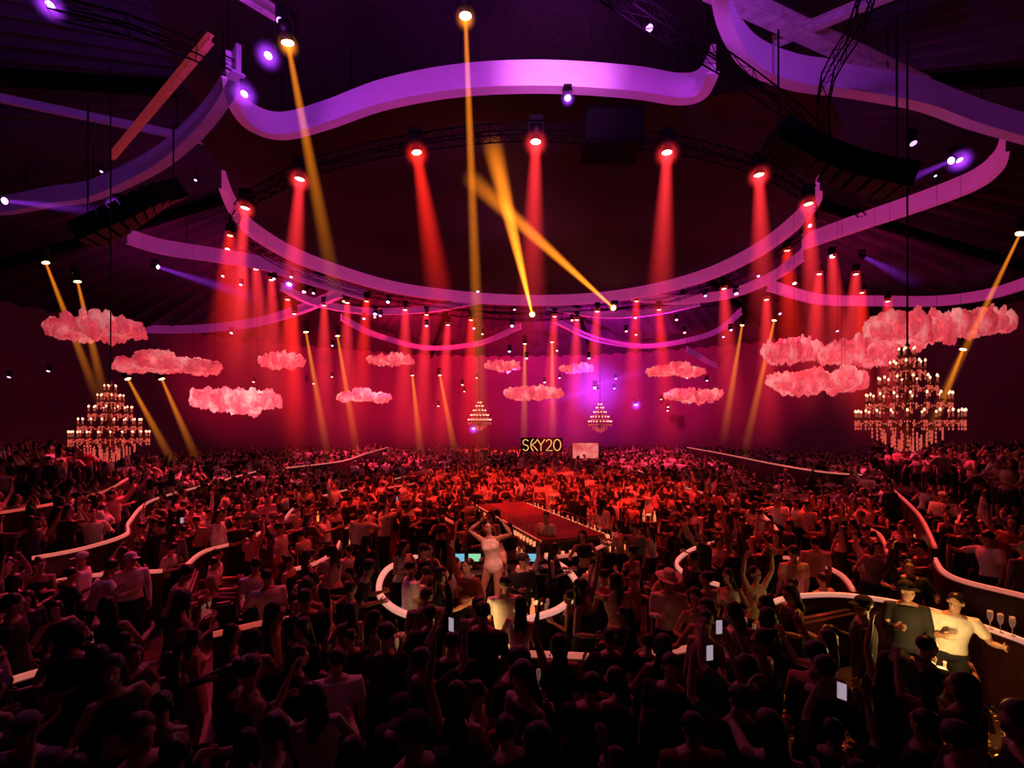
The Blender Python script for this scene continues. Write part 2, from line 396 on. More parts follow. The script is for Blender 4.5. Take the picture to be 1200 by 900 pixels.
    if 'top' in outfit:
        bm=bmesh.new(); rr=grow(T,.89 if outfit['top']!='crop' else 1.1,1.45)
        if outfit['top']=='suit': rr=[(0,0,.83,.12,.1)]+rr
        rr.append((0,0,rr[-1][2]+.02,.085*k,.07*k)); loft(bm,rr,20,bend)
        if fem:
            for s in (1,-1): ell(bm,(s*.07,.09,1.285),(.066,.054,.064),bend)
        if outfit['top'] in ('tee','long'):
            for s in (1,-1):
                sh,e,w,d=arms[s]; pt=[bend(V(s*sw*.7,0,1.4)),sh,sh.lerp(e,.6)]; rd=[.07*k,.07*k,.066*k]
                if outfit['top']=='long': pt=[bend(V(s*sw*.7,0,1.4)),sh,sh.lerp(e,.5),e,w.lerp(e,.08)]; rd=[.072*k,.07*k,.062*k,.054*k,.038*k]
                tube(bm,pt,rd,12)
        parts['shirt' if outfit['top']!='suit' else 'bodysuit']=(remesh(bm,.013,2),[cloth])
    if 'trousers' in outfit:
        bm=bmesh.new(); loft(bm,grow(T,.8,1.0,.018),20,bend)
        for s in (1,-1):
            h,kn,an=legs[s]
            if outfit['trousers']=='shorts': tube(bm,[h,h.lerp(kn,.7)],[.105,.09],12)
            else: tube(bm,[h,h.lerp(kn,.45),kn,kn.lerp(an,.4),kn.lerp(an,.94)],[.107,.097,.075,.07,.06],12)
        parts['trousers']=(remesh(bm,.014,2),[denim])
    if 'dress' in outfit:
        bm=bmesh.new(); rr=grow(T,.95,1.36); lo=outfit['dress']
        pre=[(0,.0,lo,.205,.165),(0,0,(lo+.95)/2,.2,.155),(0,0,.9,.185,.14)]
        loft(bm,pre+rr,20,bend)
        for s in (1,-1): ell(bm,(s*.07,.09,1.285),(.066,.054,.064),bend); tube(bm,[V(s*.07,.07,1.32),V(s*.085,.02,1.46),V(s*.075,-.07,1.36)],.012,6,f=bend)
        parts['dress']=(remesh(bm,.013,2),[cloth])
    bm=bmesh.new()
    for s in (1,-1):
        h,kn,an=legs[s]; ell(bm,an+V(s*.01,.06,-.04),(.048,.125,.042)); ell(bm,an+V(0,-.02,-.03),(.045,.055,.055))
    parts['shoes']=(remesh(bm,.012,1),[shoem])
    mz=min(v.co.z for v in parts['shoes'][0].vertices)
    for kx,(me,ms) in parts.items():
        me.transform(Matrix.Translation((0,0,-mz)))
        me.materials.clear()
        for m in ms: me.materials.append(m)
        me.name=kx
    bmj=bmesh.new(); cols=[skin,eyem,lipm,hairm,cloth,denim,shoem]; allm={m.name:i for i,m in enumerate(cols)}
    tmp=bpy.data.meshes.new('j'); 
    for kx,(me,ms) in parts.items():
        n0=len(bmj.faces); bmj.from_mesh(me); bmj.faces.ensure_lookup_table()
        for i in range(n0,len(bmj.faces)):
            fc=bmj.faces[i]; fc.material_index=allm[ms[fc.material_index].name]; fc.smooth=True
    bmj.to_mesh(tmp); nt_=len(bmj.faces); bmj.free()
    for m in cols: tmp.materials.append(m)
    mid=evalmesh(tmp,[('DECIMATE',dict(ratio=min(1,7000/(2*nt_))))]); far=evalmesh(mid,[('DECIMATE',dict(ratio=650/7000))])
    bpy.data.meshes.remove(tmp); mid.name='person_mid'
    far.calc_loop_triangles()
    vs=np.empty(len(far.vertices)*3,np.float32); far.vertices.foreach_get('co',vs); vs=vs.reshape(-1,3)
    tr=np.empty(len(far.loop_triangles)*3,np.int32); far.loop_triangles.foreach_get('vertices',tr); tr=tr.reshape(-1,3)
    mi=np.array([far.polygons[t.polygon_index].material_index for t in far.loop_triangles],np.int32)
    return dict(parts=parts,mid=mid,far=(vs,tr,mi),sex=sex,outfit=outfit)
rel=((.2,0,-1),(.05,.3,-1)); drk=((.15,.1,-1),(-.3,1,.35))
film=((.2,.7,.35),(-.25,.35,.9)); upx=((.35,.15,1),(-.1,.15,1)); up2=((.5,.1,.85),(-.1,.1,1)); dn1=((.5,.1,-.8),(.1,.8,.2)); dn2=((.5,.2,-.8),(-.2,.8,.1))
st1=((.1,.22,-1),(.04,-.15,-1)); st2=((.1,-.1,-1),(.04,-.2,-1)); sit=((.15,1,-.05),(.0,.1,-1))
SPEC=[('m',dict(R=rel,L=rel,head=(.3,-.1)),dict(top='tee',trousers=1),'short','standing relaxed'),
('m',dict(R=film,L=film,head=(0,.15)),dict(top='tee',trousers=1),'short','holding both hands up to film'),
('m',dict(R=upx,L=dn2,r=st1,l=st2,head=(-.3,.1)),dict(top='long',trousers=1),'short','dancing with one arm raised'),
('m',dict(R=drk,L=rel,head=(.6,-.1)),dict(top='long',trousers=1,cap=1),'short','holding a drink, wearing a cap'),
('f',dict(R=dn1,L=upx,r=st2,l=st1,head=(.2,.1)),dict(dress=.6),'long','dancing with long hair, arm raised'),
('f',dict(R=dn1,L=dn2,head=(-.5,0),side=.1),dict(top='crop',trousers=1),'long','dancing with bent arms and long hair'),
('f',dict(R=rel,L=drk,head=(.5,0)),dict(dress=.5),'bun','standing with hair in a bun'),
('f',dict(R=up2,L=up2,r=st1,head=(0,.2)),dict(top='tank',trousers='shorts'),'pony','dancing with both arms raised'),
('m',dict(R=dn2,L=drk,lean=.3,head=(-.6,-.2),r=st1,l=st2),dict(top='tee',trousers=1),'afro','leaning forward to talk'),
('m',dict(R=((.15,.3,-.9),(-.2,1,-.1)),L=rel,r=sit,l=sit,lean=.1),dict(top='tee',trousers=1),'short','sitting on a sofa'),
('f',dict(R=((.8,.15,.6),(-.75,-.1,.6)),L=((.7,.15,.3),(-.55,.2,.8)),r=((.22,.1,-1),(.05,-.2,-1)),l=((.0,.1,-1),(.02,-.1,-1)),side=.14,head=(.4,.1)),dict(top='suit'),'pony','posing with hands behind the head'),
('m',dict(R=drk,L=drk,head=(.2,-.2)),dict(top='long',trousers=1,hat=1),'short','wearing a wide brimmed hat'),
('f',dict(R=drk,L=dn2,head=(.4,-.15),lean=.1),dict(top='tank',trousers=1),'long','chatting with long hair down'),
('m',dict(R=drk,L=dn1,head=(-.5,-.1),lean=.05,side=-.08),dict(top='tee',trousers=1),'short','holding a drink in one hand'),
('f',dict(R=rel,L=rel,head=(-.3,-.15),l=st2),dict(top='long',trousers=1),'long','standing still with long hair'),
('m',dict(R=((.3,.4,-.8),(-.6,.8,.3)),L=((.3,.4,-.8),(-.6,.8,.5)),head=(.1,.05),lean=.12),dict(top='tee',trousers='shorts'),'short','clapping hands together'),
('f',dict(R=dn2,L=((.4,.6,.1),(-.3,.5,.8)),head=(.7,.1),side=-.12,r=st1,l=st2),dict(top='tank',trousers='shorts'),'long','swaying with one hand lifted'),
('m',dict(R=((.7,.4,-.3),(-.3,.8,.3)),L=rel,head=(-.8,-.05),side=.12,r=st2,l=st1),dict(top='tee',trousers=1),'short','turning aside with one arm out')]
TPL=[make_person(*s[:4]) for s in SPEC]
print('templates',time.time()-T0)
for t,s in zip(TPL,SPEC): t['desc']=s[4]
COL={'black':(.012,.011,.013),'white':(.92,.88,.88),'grey':(.2,.18,.19),'dark red':(.2,.03,.03),'beige':(.6,.46,.38),'navy':(.02,.03,.08),'pink':(.8,.42,.48)}
def colour(w=(52,21,8,4,8,5,4)): return random.choices(list(COL),w)[0]
def plabel(t,c):
    g='dress' if 'dress' in t['outfit'] else 'shirt'
    return f"person in {c} {g} {t['desc']}"
def add_person(ti,x,y,z,rot,col,sc_=1.0,full=True,label=None,group='crowd of club guests'):
    t=TPL[ti]; c=COL[col]+(1,)
    me=t['parts']['body'][0] if full else t['mid']
    o=link('person',me,loc=(x,y,z)); o.rotation_euler=(0,0,rot); o.scale=(sc_*random.uniform(.94,1.08),sc_*random.uniform(.94,1.08),sc_); o.color=c
    tag(o,label or plabel(t,col),'person',group)
    if full:
        for kx,(m,_) in t['parts'].items():
            if kx!='body': q=link(kx,m,parent=o); q.color=c
    return o
occ=[]
def feat(px,hy,ti,rot,col,z=0,d=None,tall=1.75,label=None):
    dd=d or (H-z-tall)*F/(hy-500); x=(px-600)/F*dd
    s=tall/1.75; occ.append((x,dd,.3))
    return add_person(ti,x,dd,z+(.0),math.radians(rot),col,s,True,label)
perf=feat(578,0,10,165,'white',z=.5,d=8.3,tall=1.78,label='performer in pale bodysuit posing on podium, hands behind head')
feat(592,676,0,10,'white',label='person in white t-shirt with back turned at the DJ counter')
feat(548,655,2,150,'dark red'); feat(612,650,3,200,'black')
feat(783,672,11,170,'white',tall=1.8,label='person in white shirt and white cowboy hat')
feat(930,640,0,0,'pink',tall=1.85,label='person in pale pink t-shirt seen from behind')
feat(858,668,5,150,'white'); feat(886,665,7,200,'beige'); feat(828,670,6,20,'white')
feat(1012,700,3,60,'black',tall=1.85); feat(1062,682,3,150,'black',tall=1.85); feat(958,762,8,-30,'pink')
feat(200,664,8,-60,'beige'); feat(290,738,5,20,'white'); feat(395,762,0,15,'white'); feat(318,668,13,30,'white'); feat(300,655,0,40,'white')
feat(608,702,12,-20,'beige'); feat(500,690,0,10,'grey'); feat(560,700,6,0,'grey'); feat(190,812,6,10,'beige'); feat(30,838,3,10,'grey')
feat(812,838,0,0,'dark red'); feat(215,588,0,30,'white'); feat(235,590,2,10,'white'); feat(1075,742,17,-60,'black')
feat(1112,694,13,150,'white',label='person in white shirt lit warm yellow by a table lamp')
feat(655,742,4,-10,'black'); feat(450,740,8,10,'black'); feat(530,742,0,0,'black'); feat(715,735,2,0,'black'); feat(770,745,5,20,'black')
feat(640,600,0,150,'white',tall=1.8); feat(350,590,13,60,'white'); feat(955,630,0,-20,'beige'); feat(820,690,5,180,'beige'); feat(740,640,6,30,'white')
feat(480,660,13,-60,'white'); feat(905,700,12,60,'white'); feat(150,640,16,20,'white'); feat(390,640,12,30,'pink'); feat(700,655,13,-30,'white')
# ---------------- tables, sofas, small things
tabm=mat('table_top',(.05,.03,.03),.15)
def table(x,y,z,lit=False,n=5):
    o=link('cocktail_table',None,loc=(x,y,z)); tag(o,'small round black cocktail table with drinks','table','cocktail tables')
    part(o,'table_top',lambda bm:lathe(bm,[(.3,.7),(.32,.71),(.32,.74),(.31,.75)],24),[tabm])
    part(o,'stem',lambda bm:lathe(bm,[(.03,.04),(.03,.7)],10),[black]); part(o,'base',lambda bm:lathe(bm,[(.22,0),(.22,.02),(.04,.05)],20),[black])
    occ.append((x,y,.45))
    for i in range(n):
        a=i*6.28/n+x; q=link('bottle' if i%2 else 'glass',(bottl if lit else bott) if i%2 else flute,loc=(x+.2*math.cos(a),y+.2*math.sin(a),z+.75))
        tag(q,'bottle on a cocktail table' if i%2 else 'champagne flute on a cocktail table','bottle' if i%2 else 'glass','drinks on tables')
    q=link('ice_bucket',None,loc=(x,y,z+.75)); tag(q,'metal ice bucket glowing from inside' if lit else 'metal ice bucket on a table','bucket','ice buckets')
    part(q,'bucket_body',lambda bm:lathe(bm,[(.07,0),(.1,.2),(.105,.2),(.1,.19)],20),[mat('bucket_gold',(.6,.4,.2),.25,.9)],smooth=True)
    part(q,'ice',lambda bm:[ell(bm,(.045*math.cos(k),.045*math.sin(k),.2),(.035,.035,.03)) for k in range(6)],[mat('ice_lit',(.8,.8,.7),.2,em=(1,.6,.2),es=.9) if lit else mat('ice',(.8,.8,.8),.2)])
for px,py,l in ((600,775,1),(630,720,1),(230,722,0),(650,808,0),(470,760,0),(890,745,0),(120,745,0),(760,700,0),(360,720,0),(700,690,1),(990,640,1),(420,640,1),(300,700,0),(860,630,1),(380,610,1),(480,600,1),(760,610,1),(280,600,1),(1060,640,1)):
    p=onz(px,py,.75); table(p.x,p.y,0,bool(l))
lampm=mat('lamp_yellow',(1,.8,.4),.4,em=(1,.6,.16),es=1.6)
p=onz(557,757,.75); table(p.x,p.y,0,True,2) 
def lampo(x,y,s=1,m=None):
    o=link('table_lamp',None,loc=(x,y,.75)); o.scale=(s,)*3; tag(o,'glowing yellow shell shaped table lamp','lamp','yellow table lamps')
    part(o,'lamp_base',lambda bm:lathe(bm,[(.07,0),(.07,.015),(.015,.03),(.015,.12)],16),[black])
    part(o,'lamp_shade',lambda bm:lathe(bm,[(.06,.12),(.11,.18),(.1,.26),(.05,.3),(.02,.31)],20),[m or lampm],smooth=True)
lampo(p.x,p.y-.2)
p2=Vector((5.25,5.45,.75)); table(p2.x,p2.y,0,True,3); lampo(p2.x+.05,p2.y+.18,.9)  # second lamp and its glow added to light the guest in white
for q,e in ((Vector((p.x,p.y-.22,1.2)),7),(Vector((p2.x+.12,p2.y+.1,1.3)),34)):
    ld=bpy.data.lights.new('lamp_glow','POINT'); ld.energy=e; ld.color=(1,.55,.16); ld.shadow_soft_size=.03
    l=bpy.data.objects.new('lamp_glow',ld); sc.collection.objects.link(l); l.location=q
for px,py in ((1172,741),(1186,745),(1160,737)):
    p=onz(px,py,1.12); o=link('champagne_flute',flute,loc=p); o.scale=(1.1,)*3; tag(o,'champagne flute standing on the booth rim','glass','flutes on the rim')
sofam=mat('sofa_leather',(.05,.015,.015),.4,bump=.1)
def sofa(x,y,z,rot):
    o=link('sofa',None,loc=(x,y,z)); o.rotation_euler=(0,0,math.radians(rot)); tag(o,'low dark red leather lounge sofa','sofa','lounge sofas')
    def bev(bm): bmesh.ops.bevel(bm,geom=bm.edges[:],offset=.05,segments=3,affect='EDGES')
    part(o,'seat',lambda bm:(box(bm,(0,0,.28),(1.6,.7,.3)),bev(bm)),[sofam]); part(o,'backrest',lambda bm:(box(bm,(0,-.4,.5),(1.8,.18,.75)),bev(bm)),[sofam])
    for s in (1,-1): part(o,'armrest',lambda bm:(box(bm,(s*.86,0,.35),(.16,.75,.5)),bev(bm)),[sofam])
    for dx in (-.4,.35):
        c=random.choice(['white','black','beige']); q=add_person(9,x,y,z,o.rotation_euler.z,c); q.location=Matrix.Translation((x,y,z))@Matrix.Rotation(o.rotation_euler.z,4,'Z')@Vector((dx,-.02,.0))
    occ.append((x,y,.9))
for px,py,r in ((250,700,-60),(950,735,20),(110,705,0),(740,655,120),(390,690,30)):
    p=onz(px,py,.45); sofa(p.x,p.y,0,r)
# ---------------- crowd
def segd(px,py,a,b):
    vx,vy=b[0]-a[0],b[1]-a[1]; t=max(0,min(1,((px-a[0])*vx+(py-a[1])*vy)/(vx*vx+vy*vy+1e-9))); return math.hypot(px-a[0]-t*vx,py-a[1]-t*vy)
Minv=Mi.inverted()
def free(x,y):
    for ox,oy,r in occ:
        if math.hypot(x-ox,y-oy)<r+.25: return False
    for W in WALLS:
        for a,b in zip(W[::2],W[2::2]):
            if abs(a[0]-x)<2.5 and abs(a[1]-y)<2.5 and segd(x,y,a,b)<.34: return False
    q=Minv@Vector((x,y,0))
    if abs(q.x)<L/2+.85 and abs(q.y)<W2+.75: return False
    if math.hypot(x-pod.location.x,y-pod.location.y)<.7 or (abs(x+.2)<1.35 and abs(y-9.7)<.6): return False
    if abs(x-pod.location.x)<.45 and 7.0<y<8: return False
    if -1.2<x-2.2<4.4 and 34.5<y<36.6: return False
    for P,h in PLAT:
        n=len(P)
        for i in range(n):
            if segd(x,y,P[i-1],P[i])<.3: return False
    return True
cands=[]; grid={}
def tryadd(x,y,md):
    gx,gy=int(x//1.2),int(y//1.2)
    for i in range(gx-1,gx+2):
        for j in range(gy-1,gy+2):
            for q in grid.get((i,j),()):
                if math.hypot(q[0]-x,q[1]-y)<md: return
    if not free(x,y): return
    grid.setdefault((gx,gy),[]).append((x,y)); cands.append((x,y))
def clump(x,y): return math.sin(x*1.3+1.7*math.sin(y*.7))+math.sin(y*1.1+x*.5)>-.75
for i in range(14000):
    y=3.0+random.random()**.8*20; x=random.uniform(-1,1)*(1.16*y+.3)
    if y<7.2 and x>4.1 : continue
    if y>5.8 and not clump(x,y): continue
    tryadd(x,y,random.choice((.4,.44,.55)))
for i in range(11000):
    y=random.uniform(22,55); x=random.uniform(-1,1)*min(1.15*y,36)
    if math.hypot(x,y-CY)>38 or not clump(x*.5,y*.5): continue
    tryadd(x,y,random.choice((.5,.7,.95)))
cands.sort(key=lambda p:math.hypot(*p))
near=cands[:245]; rest=cands[245:]
def facing(x,y):
    if random.random()<.4: return random.uniform(0,6.28)
    tx,ty=(DJC if y<20 else (0,14)); return math.atan2(ty-y,tx-x)-math.pi/2+random.gauss(0,.7)
pool=[0,3,13,13,5,5,6,6,8,12,12,14,14,15,16,16,17,17]
def pick():
    r=random.random(); return 1 if r<.04 else 2 if r<.08 else 4 if r<.12 else random.choice(pool)
for x,y in near:
    add_person(pick(),x,y,gz(x,y),facing(x,y),'black' if y<5.4 and random.random()<.9 else colour(),random.uniform(.86,1.1)*(1.05 if y<5 else 1),full=y<10.5)
VV=[];TT=[];MM=[];CC=[];off=0
for x,y in rest:
    t=TPL[pick()]; vs,tr,mi=t['far']; a=facing(x,y); s=random.uniform(.82,1.12); w_=random.uniform(.95,1.2)
    ca,sa=math.cos(a)*s*w_,math.sin(a)*s*w_
    v=np.empty_like(vs); v[:,0]=vs[:,0]*ca-vs[:,1]*sa+x; v[:,1]=vs[:,0]*sa+vs[:,1]*ca+y; v[:,2]=vs[:,2]*s+gz(x,y)
    VV.append(v);TT.append(tr+off);MM.append(mi);c=COL[colour((48,29,7,3,10,2,8))]; CC.append(np.tile(np.array(c+(1,),np.float32),(len(vs),1))); off+=len(vs)
VV=np.concatenate(VV);TT=np.concatenate(TT);MM=np.concatenate(MM);CC=np.concatenate(CC)
me=bpy.data.meshes.new('crowd'); me.vertices.add(len(VV)); me.vertices.foreach_set('co',VV.ravel())
me.loops.add(TT.size); me.loops.foreach_set('vertex_index',TT.ravel().astype(np.int32)); me.polygons.add(len(TT))
me.polygons.foreach_set('loop_start',np.arange(0,TT.size,3,dtype=np.int32))
me.update(calc_edges=True); me.polygons.foreach_set('material_index',MM)
ca_=me.color_attributes.new('tint','FLOAT_COLOR','POINT'); ca_.data.foreach_set('color',CC.ravel())
for m in (skin,eyem,lipm,hairm,cloth_crowd,denim,shoem): me.materials.append(m)
me.validate()
tag(link('crowd',me),'dense distant crowd of standing club guests','crowd',kind='stuff')
print('people',len(cands),len(near),'crowd tris',len(TT),time.time()-T0)
# phones
bm=bmesh.new(); box(bm,(0,0,0),(.08,.01,.16)); bmesh.ops.bevel(bm,geom=bm.edges[:],offset=.004,segments=2,affect='EDGES'); phone=fin(bm,'phone',[black])
bm=bmesh.new(); box(bm,(0,-.006,0),(.07,.002,.145)); pscr=fin(bm,'screen',[mat('phone_screen',(.1,.1,.1),.3,em=(.8,.6,.75),es=.45,noise=.6,nscale=30)])
for o in [o for o in list(sc.objects) if o.name.startswith('person') and o.data in (TPL[1]['parts']['body'][0],TPL[1]['mid'])][:12]:
    q=link('phone',phone); s=o.scale.z
    q.location=o.location+Matrix.Rotation(o.rotation_euler.z,3,'Z')@Vector((.0,.36,1.83))*s; q.rotation_euler=o.rotation_euler; q.scale=(.95,)*3
    tag(q,'smartphone with lit screen held up filming','phone','phones held up'); link('screen',pscr,parent=q)
# ---------------- back sign + screen
DS=36.0; p=at(634,528,DS)
bm=bmesh.new()
def arcp(cx,cz,rx,rz,a0,a1,n=12): return [(cx+rx*math.cos(math.radians(a0+(a1-a0)*i/n)),cz+rz*math.sin(math.radians(a0+(a1-a0)*i/n))) for i in range(n+1)]
LT={'S':[arcp(.21,.67,.19,.22,30,270)+arcp(.21,.225,.19,.225,90,-150)],
'K':[arcp(.3,.45,.27,.5,112,248),[(.5,.9),(.32,.62),(.1,.47),(.3,.28),(.5,0)]],
'Y':[[(-.05,.9),(.2,.45)],[(.46,.9),(.2,.45),(.2,0)]],
'2':[arcp(.21,.67,.19,.22,160,-20)+[(.33,.4),(.02,.0),(.44,0)]],
'0':[arcp(.26,.45,.25,.45,0,360,24)]}
x0=-1.45
for ch in 'SKY20':
    for st in LT[ch]: tube(bm,[(x0+a*1.12,0,c*.98) for a,c in st],.038,6)
    x0+=.61
sg=link('sign_letters',fin(bm,'letters',[mat('gold_letters',(.8,.55,.25),.3,.3,em=(1,.5,.14),es=1.0)]),loc=(p.x,p.y,p.z)); tag(sg,'gold lit letters reading SKY20 on thin dark posts','sign')
part(sg,'support_frame',lambda bm:(box(bm,(.05,.09,.44),(3.3,.03,1.15)),rod(bm,(-1.5,.06,-p.z),(-1.5,.06,0),.03),rod(bm,(1.6,.06,-p.z),(1.6,.06,0),.03)),[mat('sign_back',(.02,.004,.008),.95,spec=.02)])
lm=bpy.data.materials.new('led_pink'); lm.use_nodes=True; nt=lm.node_tree; b=nt.nodes['Principled BSDF']; b.inputs['Base Color'].default_value=(.1,.03,.03,1)
wv=nt.nodes.new('ShaderNodeTexNoise'); wv.inputs['Scale'].default_value=1.3; tc=nt.nodes.new('ShaderNodeTexCoord'); nt.links.new(tc.outputs['Object'],wv.inputs['Vector'])
cr=nt.nodes.new('ShaderNodeValToRGB'); cr.color_ramp.elements[0].color=(.7,.05,.06,1); cr.color_ramp.elements[0].position=.35; cr.color_ramp.elements[1].color=(1,.28,.26,1); cr.color_ramp.elements[1].position=.65
nt.links.new(wv.outputs['Fac'],cr.inputs['Fac']); nt.links.new(cr.outputs['Color'],b.inputs['Emission Color']); b.inputs['Emission Strength'].default_value=.85
p=at(686,528,DS-.3)
bm=bmesh.new(); box(bm,(0,.1,0),(2.1,.15,1.3)); o=tag(link('led_screen',fin(bm,'led',[black]),loc=(p.x,p.y,p.z)),'glowing pink LED screen on a stand','screen')
part(o,'screen_face',lambda bm:box(bm,(0,0,0),(2.0,.06,1.2)),[lm])
part(o,'support_leg',lambda bm:(rod(bm,(-.9,.1,-p.z),(-.9,.1,-.5),.05),rod(bm,(.9,.1,-p.z),(.9,.1,-.5),.05)),[black])
# ---------------- fascia bands
def band(pix,m,z=13,h=.72,closed=False,flange=.3,label='curved white ceiling fascia band lit violet, partly by painted glow'):
    pts=[onz(px,py,z) for px,py in pix]; c=catmull([Vector((p.x,p.y,0)) for p in pts],8,closed)
    bm=bmesh.new(); ribbon(bm,c,rect(.12,z,z+h),closed); ribbon(bm,c,rect(flange,z-.03,z+.02),closed)
    o=link('ceiling_fascia',fin(bm,'fascia',[m])); tag(o,label,'ceiling fascia','ceiling fascia bands')
    for i in range(0,len(c),12): part(o,'hanger',lambda bm:rod(bm,c[i]+Vector((0,0,z+h)),c[i]+Vector((0,0,z+h+1.2)),.02),[black])
    return c
front=[(268,92),(275,125),(295,150),(330,160),(380,148),(450,124),(540,108),(640,104),(740,110),(795,118),(822,112),(836,85)]
far=[(262,222),(275,252),(300,280),(360,312),(450,340),(520,351),(600,357),(680,356),(750,348),(820,331),(880,305),(930,270),(955,240),(958,225)]
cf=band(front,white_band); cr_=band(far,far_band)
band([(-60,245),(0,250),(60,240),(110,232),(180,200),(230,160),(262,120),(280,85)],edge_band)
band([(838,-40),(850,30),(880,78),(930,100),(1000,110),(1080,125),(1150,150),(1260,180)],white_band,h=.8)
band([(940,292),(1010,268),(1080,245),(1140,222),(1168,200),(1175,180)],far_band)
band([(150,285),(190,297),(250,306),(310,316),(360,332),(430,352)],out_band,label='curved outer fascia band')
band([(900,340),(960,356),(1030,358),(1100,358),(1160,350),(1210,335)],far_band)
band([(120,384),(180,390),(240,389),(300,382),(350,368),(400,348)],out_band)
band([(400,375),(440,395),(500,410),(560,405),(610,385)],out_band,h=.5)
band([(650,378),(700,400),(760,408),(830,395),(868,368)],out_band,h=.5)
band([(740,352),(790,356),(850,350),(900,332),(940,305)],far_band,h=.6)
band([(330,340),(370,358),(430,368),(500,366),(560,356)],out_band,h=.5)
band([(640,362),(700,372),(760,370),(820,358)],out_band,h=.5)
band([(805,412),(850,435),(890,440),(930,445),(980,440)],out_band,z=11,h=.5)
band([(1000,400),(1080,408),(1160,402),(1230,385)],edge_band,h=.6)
fr=catmull([onz(a,b_,13.74) for a,b_ in front[3:11]],4)
poly=[(p.x,p.y+.15) for p in fr]+[(8.5,12.6),(11,15)]+[(p.x,p.y) for p in reversed(cr_)]+[(-10.6,15.5),(-9.2,14.6)]
bm=bmesh.new(); vs_=[bm.verts.new((a,b_,13.74)) for a,b_ in poly]
ed=[bm.edges.new((vs_[i],vs_[(i+1)%len(vs_)])) for i in range(len(vs_))]
bmesh.ops.triangle_fill(bm,use_beauty=True,edges=ed)
tag(link('trim_2',fin(bm,'membrane',[mat('membrane_dark',(.05,.03,.055),.85,noise=.3,nscale=.2,spec=.1)])),'dark smooth membrane closing the oval ring','ceiling',kind='structure')
# ---------------- trusses
def truss(pts,closed=False,w=.45,name='lighting_truss',label='black curved box truss carrying stage lights',r=.03):
    bm=bmesh.new(); N=len(pts); S=[]
    for i,p in enumerate(pts):
        t=(pts[(i+1)%N]-pts[i-1]) if closed else pts[min(i+1,N-1)]-pts[max(i-1,0)]
        t=t.normalized(); up=Vector((0,0,1)) if abs(t.z)<.9 else Vector((1,0,0)); s=t.cross(up).normalized(); u=s.cross(t).normalized()
        S.append([p+s*a*w/2+u*b_*w/2 for a,b_ in ((-1,-1),(1,-1),(1,1),(-1,1))])
    for i in range(N if closed else N-1):
        a=S[i]; b_=S[(i+1)%N]
        for k in range(4):
            rod(bm,a[k],b_[k],r,5); rod(bm,a[k],b_[(k+1)%4] if i%2 else b_[(k-1)%4],r*.5,4); rod(bm,a[k],a[(k+1)%4],r*.5,4)
    o=link(name,fin(bm,name,[truss_m])); tag(o,label,'truss','lighting trusses'); return o
loop=[(288,237),(320,218),(352,202),(415,182),(487,168),(560,158),(628,155),(705,160),(782,168),(840,181),(889,196),(925,214),(947,232)]
lp=[onz(a,b_,12.9) for a,b_ in loop]; farp=[onz(a,b_,12.9) for a,b_ in reversed([(275,262),(300,290),(360,321),(450,348),(600,364),(750,356),(820,340),(880,315),(930,280),(950,255)])]
truss(catmull(lp+farp,5,True),True,w=.35,r=.022)
truss([onz(600+(px-600),py,13.2) for px,py in ((60,8),(150,30),(230,60),(290,90))],w=.3,r=.02)
truss(catmull([onz(px,py,12.5) for px,py in ((690,-30),(760,20),(800,45),(850,75),(900,110),(950,150),(990,200))],2),w=.3,r=.02)
truss(catmull([onz(px,py,12.4) for px,py in ((1010,250),(980,215),(965,150),(970,90),(1000,40),(1020,-20))],2),w=.25,r=.02)
truss(catmull([at(px,py+6,38) for px,py in ((330,352),(430,356),(520,360),(620,366),(720,360),(820,350),(930,340))],3),w=.5)
def ibeam(a,b_,w,h,m,label):
    a=Vector(a); b_=Vector(b_); t=(b_-a).normalized(); s=t.cross(Vector((0,0,1))).normalized(); u=s.cross(t)
    M=Matrix((s,t,u)).transposed(); bm=bmesh.new(); c=(a+b_)/2; ln=(b_-a).length
    box(bm,c,(w*.25,ln,h),M); box(bm,c+u*h/2,(w,ln,h*.15),M); box(bm,c-u*h/2,(w,ln,h*.15),M)
    o=link('roof_beam',fin(bm,'roof_beam',[m])); tag(o,label,'beam','roof beams')
stl=mat('painted_steel_glow',(.5,.42,.45),.5,em=(.5,.05,.2),es=.04); rst=mat('red_glow_steel',(.35,.1,.1),.5,em=(.8,.06,.08),es=.16)  # emission stands in for red and magenta light on the steel
ibeam(onz(247,45,13.2),onz(132,183,13.2),.14,.2,rst,'straight red steel roof beam with painted red glow')
ibeam(onz(830,-15,13.9),onz(1083,102,13.9),.34,.3,stl,'pale straight steel roof beam')
ibeam(onz(905,50,13.9),onz(1050,-10,13.9),.2,.2,stl,'pale diagonal steel brace')
ibeam(onz(330,20,14.5),onz(200,-60,14.5),.2,.25,stl,'pale steel roof brace')
ibeam(onz(0,115,14),onz(240,165,14),.15,.2,edge_band,'dark steel roof brace')  # band material gives this brace its painted violet glow
for k in range(12):
    a=2*math.pi*(k+.5)/12; r0,r1=12.8,41
    ibeam((r0*math.sin(a),CY+r0*math.cos(a),16.4),(r1*math.sin(a),CY+r1*math.cos(a),13.2),.3,.4,truss_m,'dark radial steel roof beam')
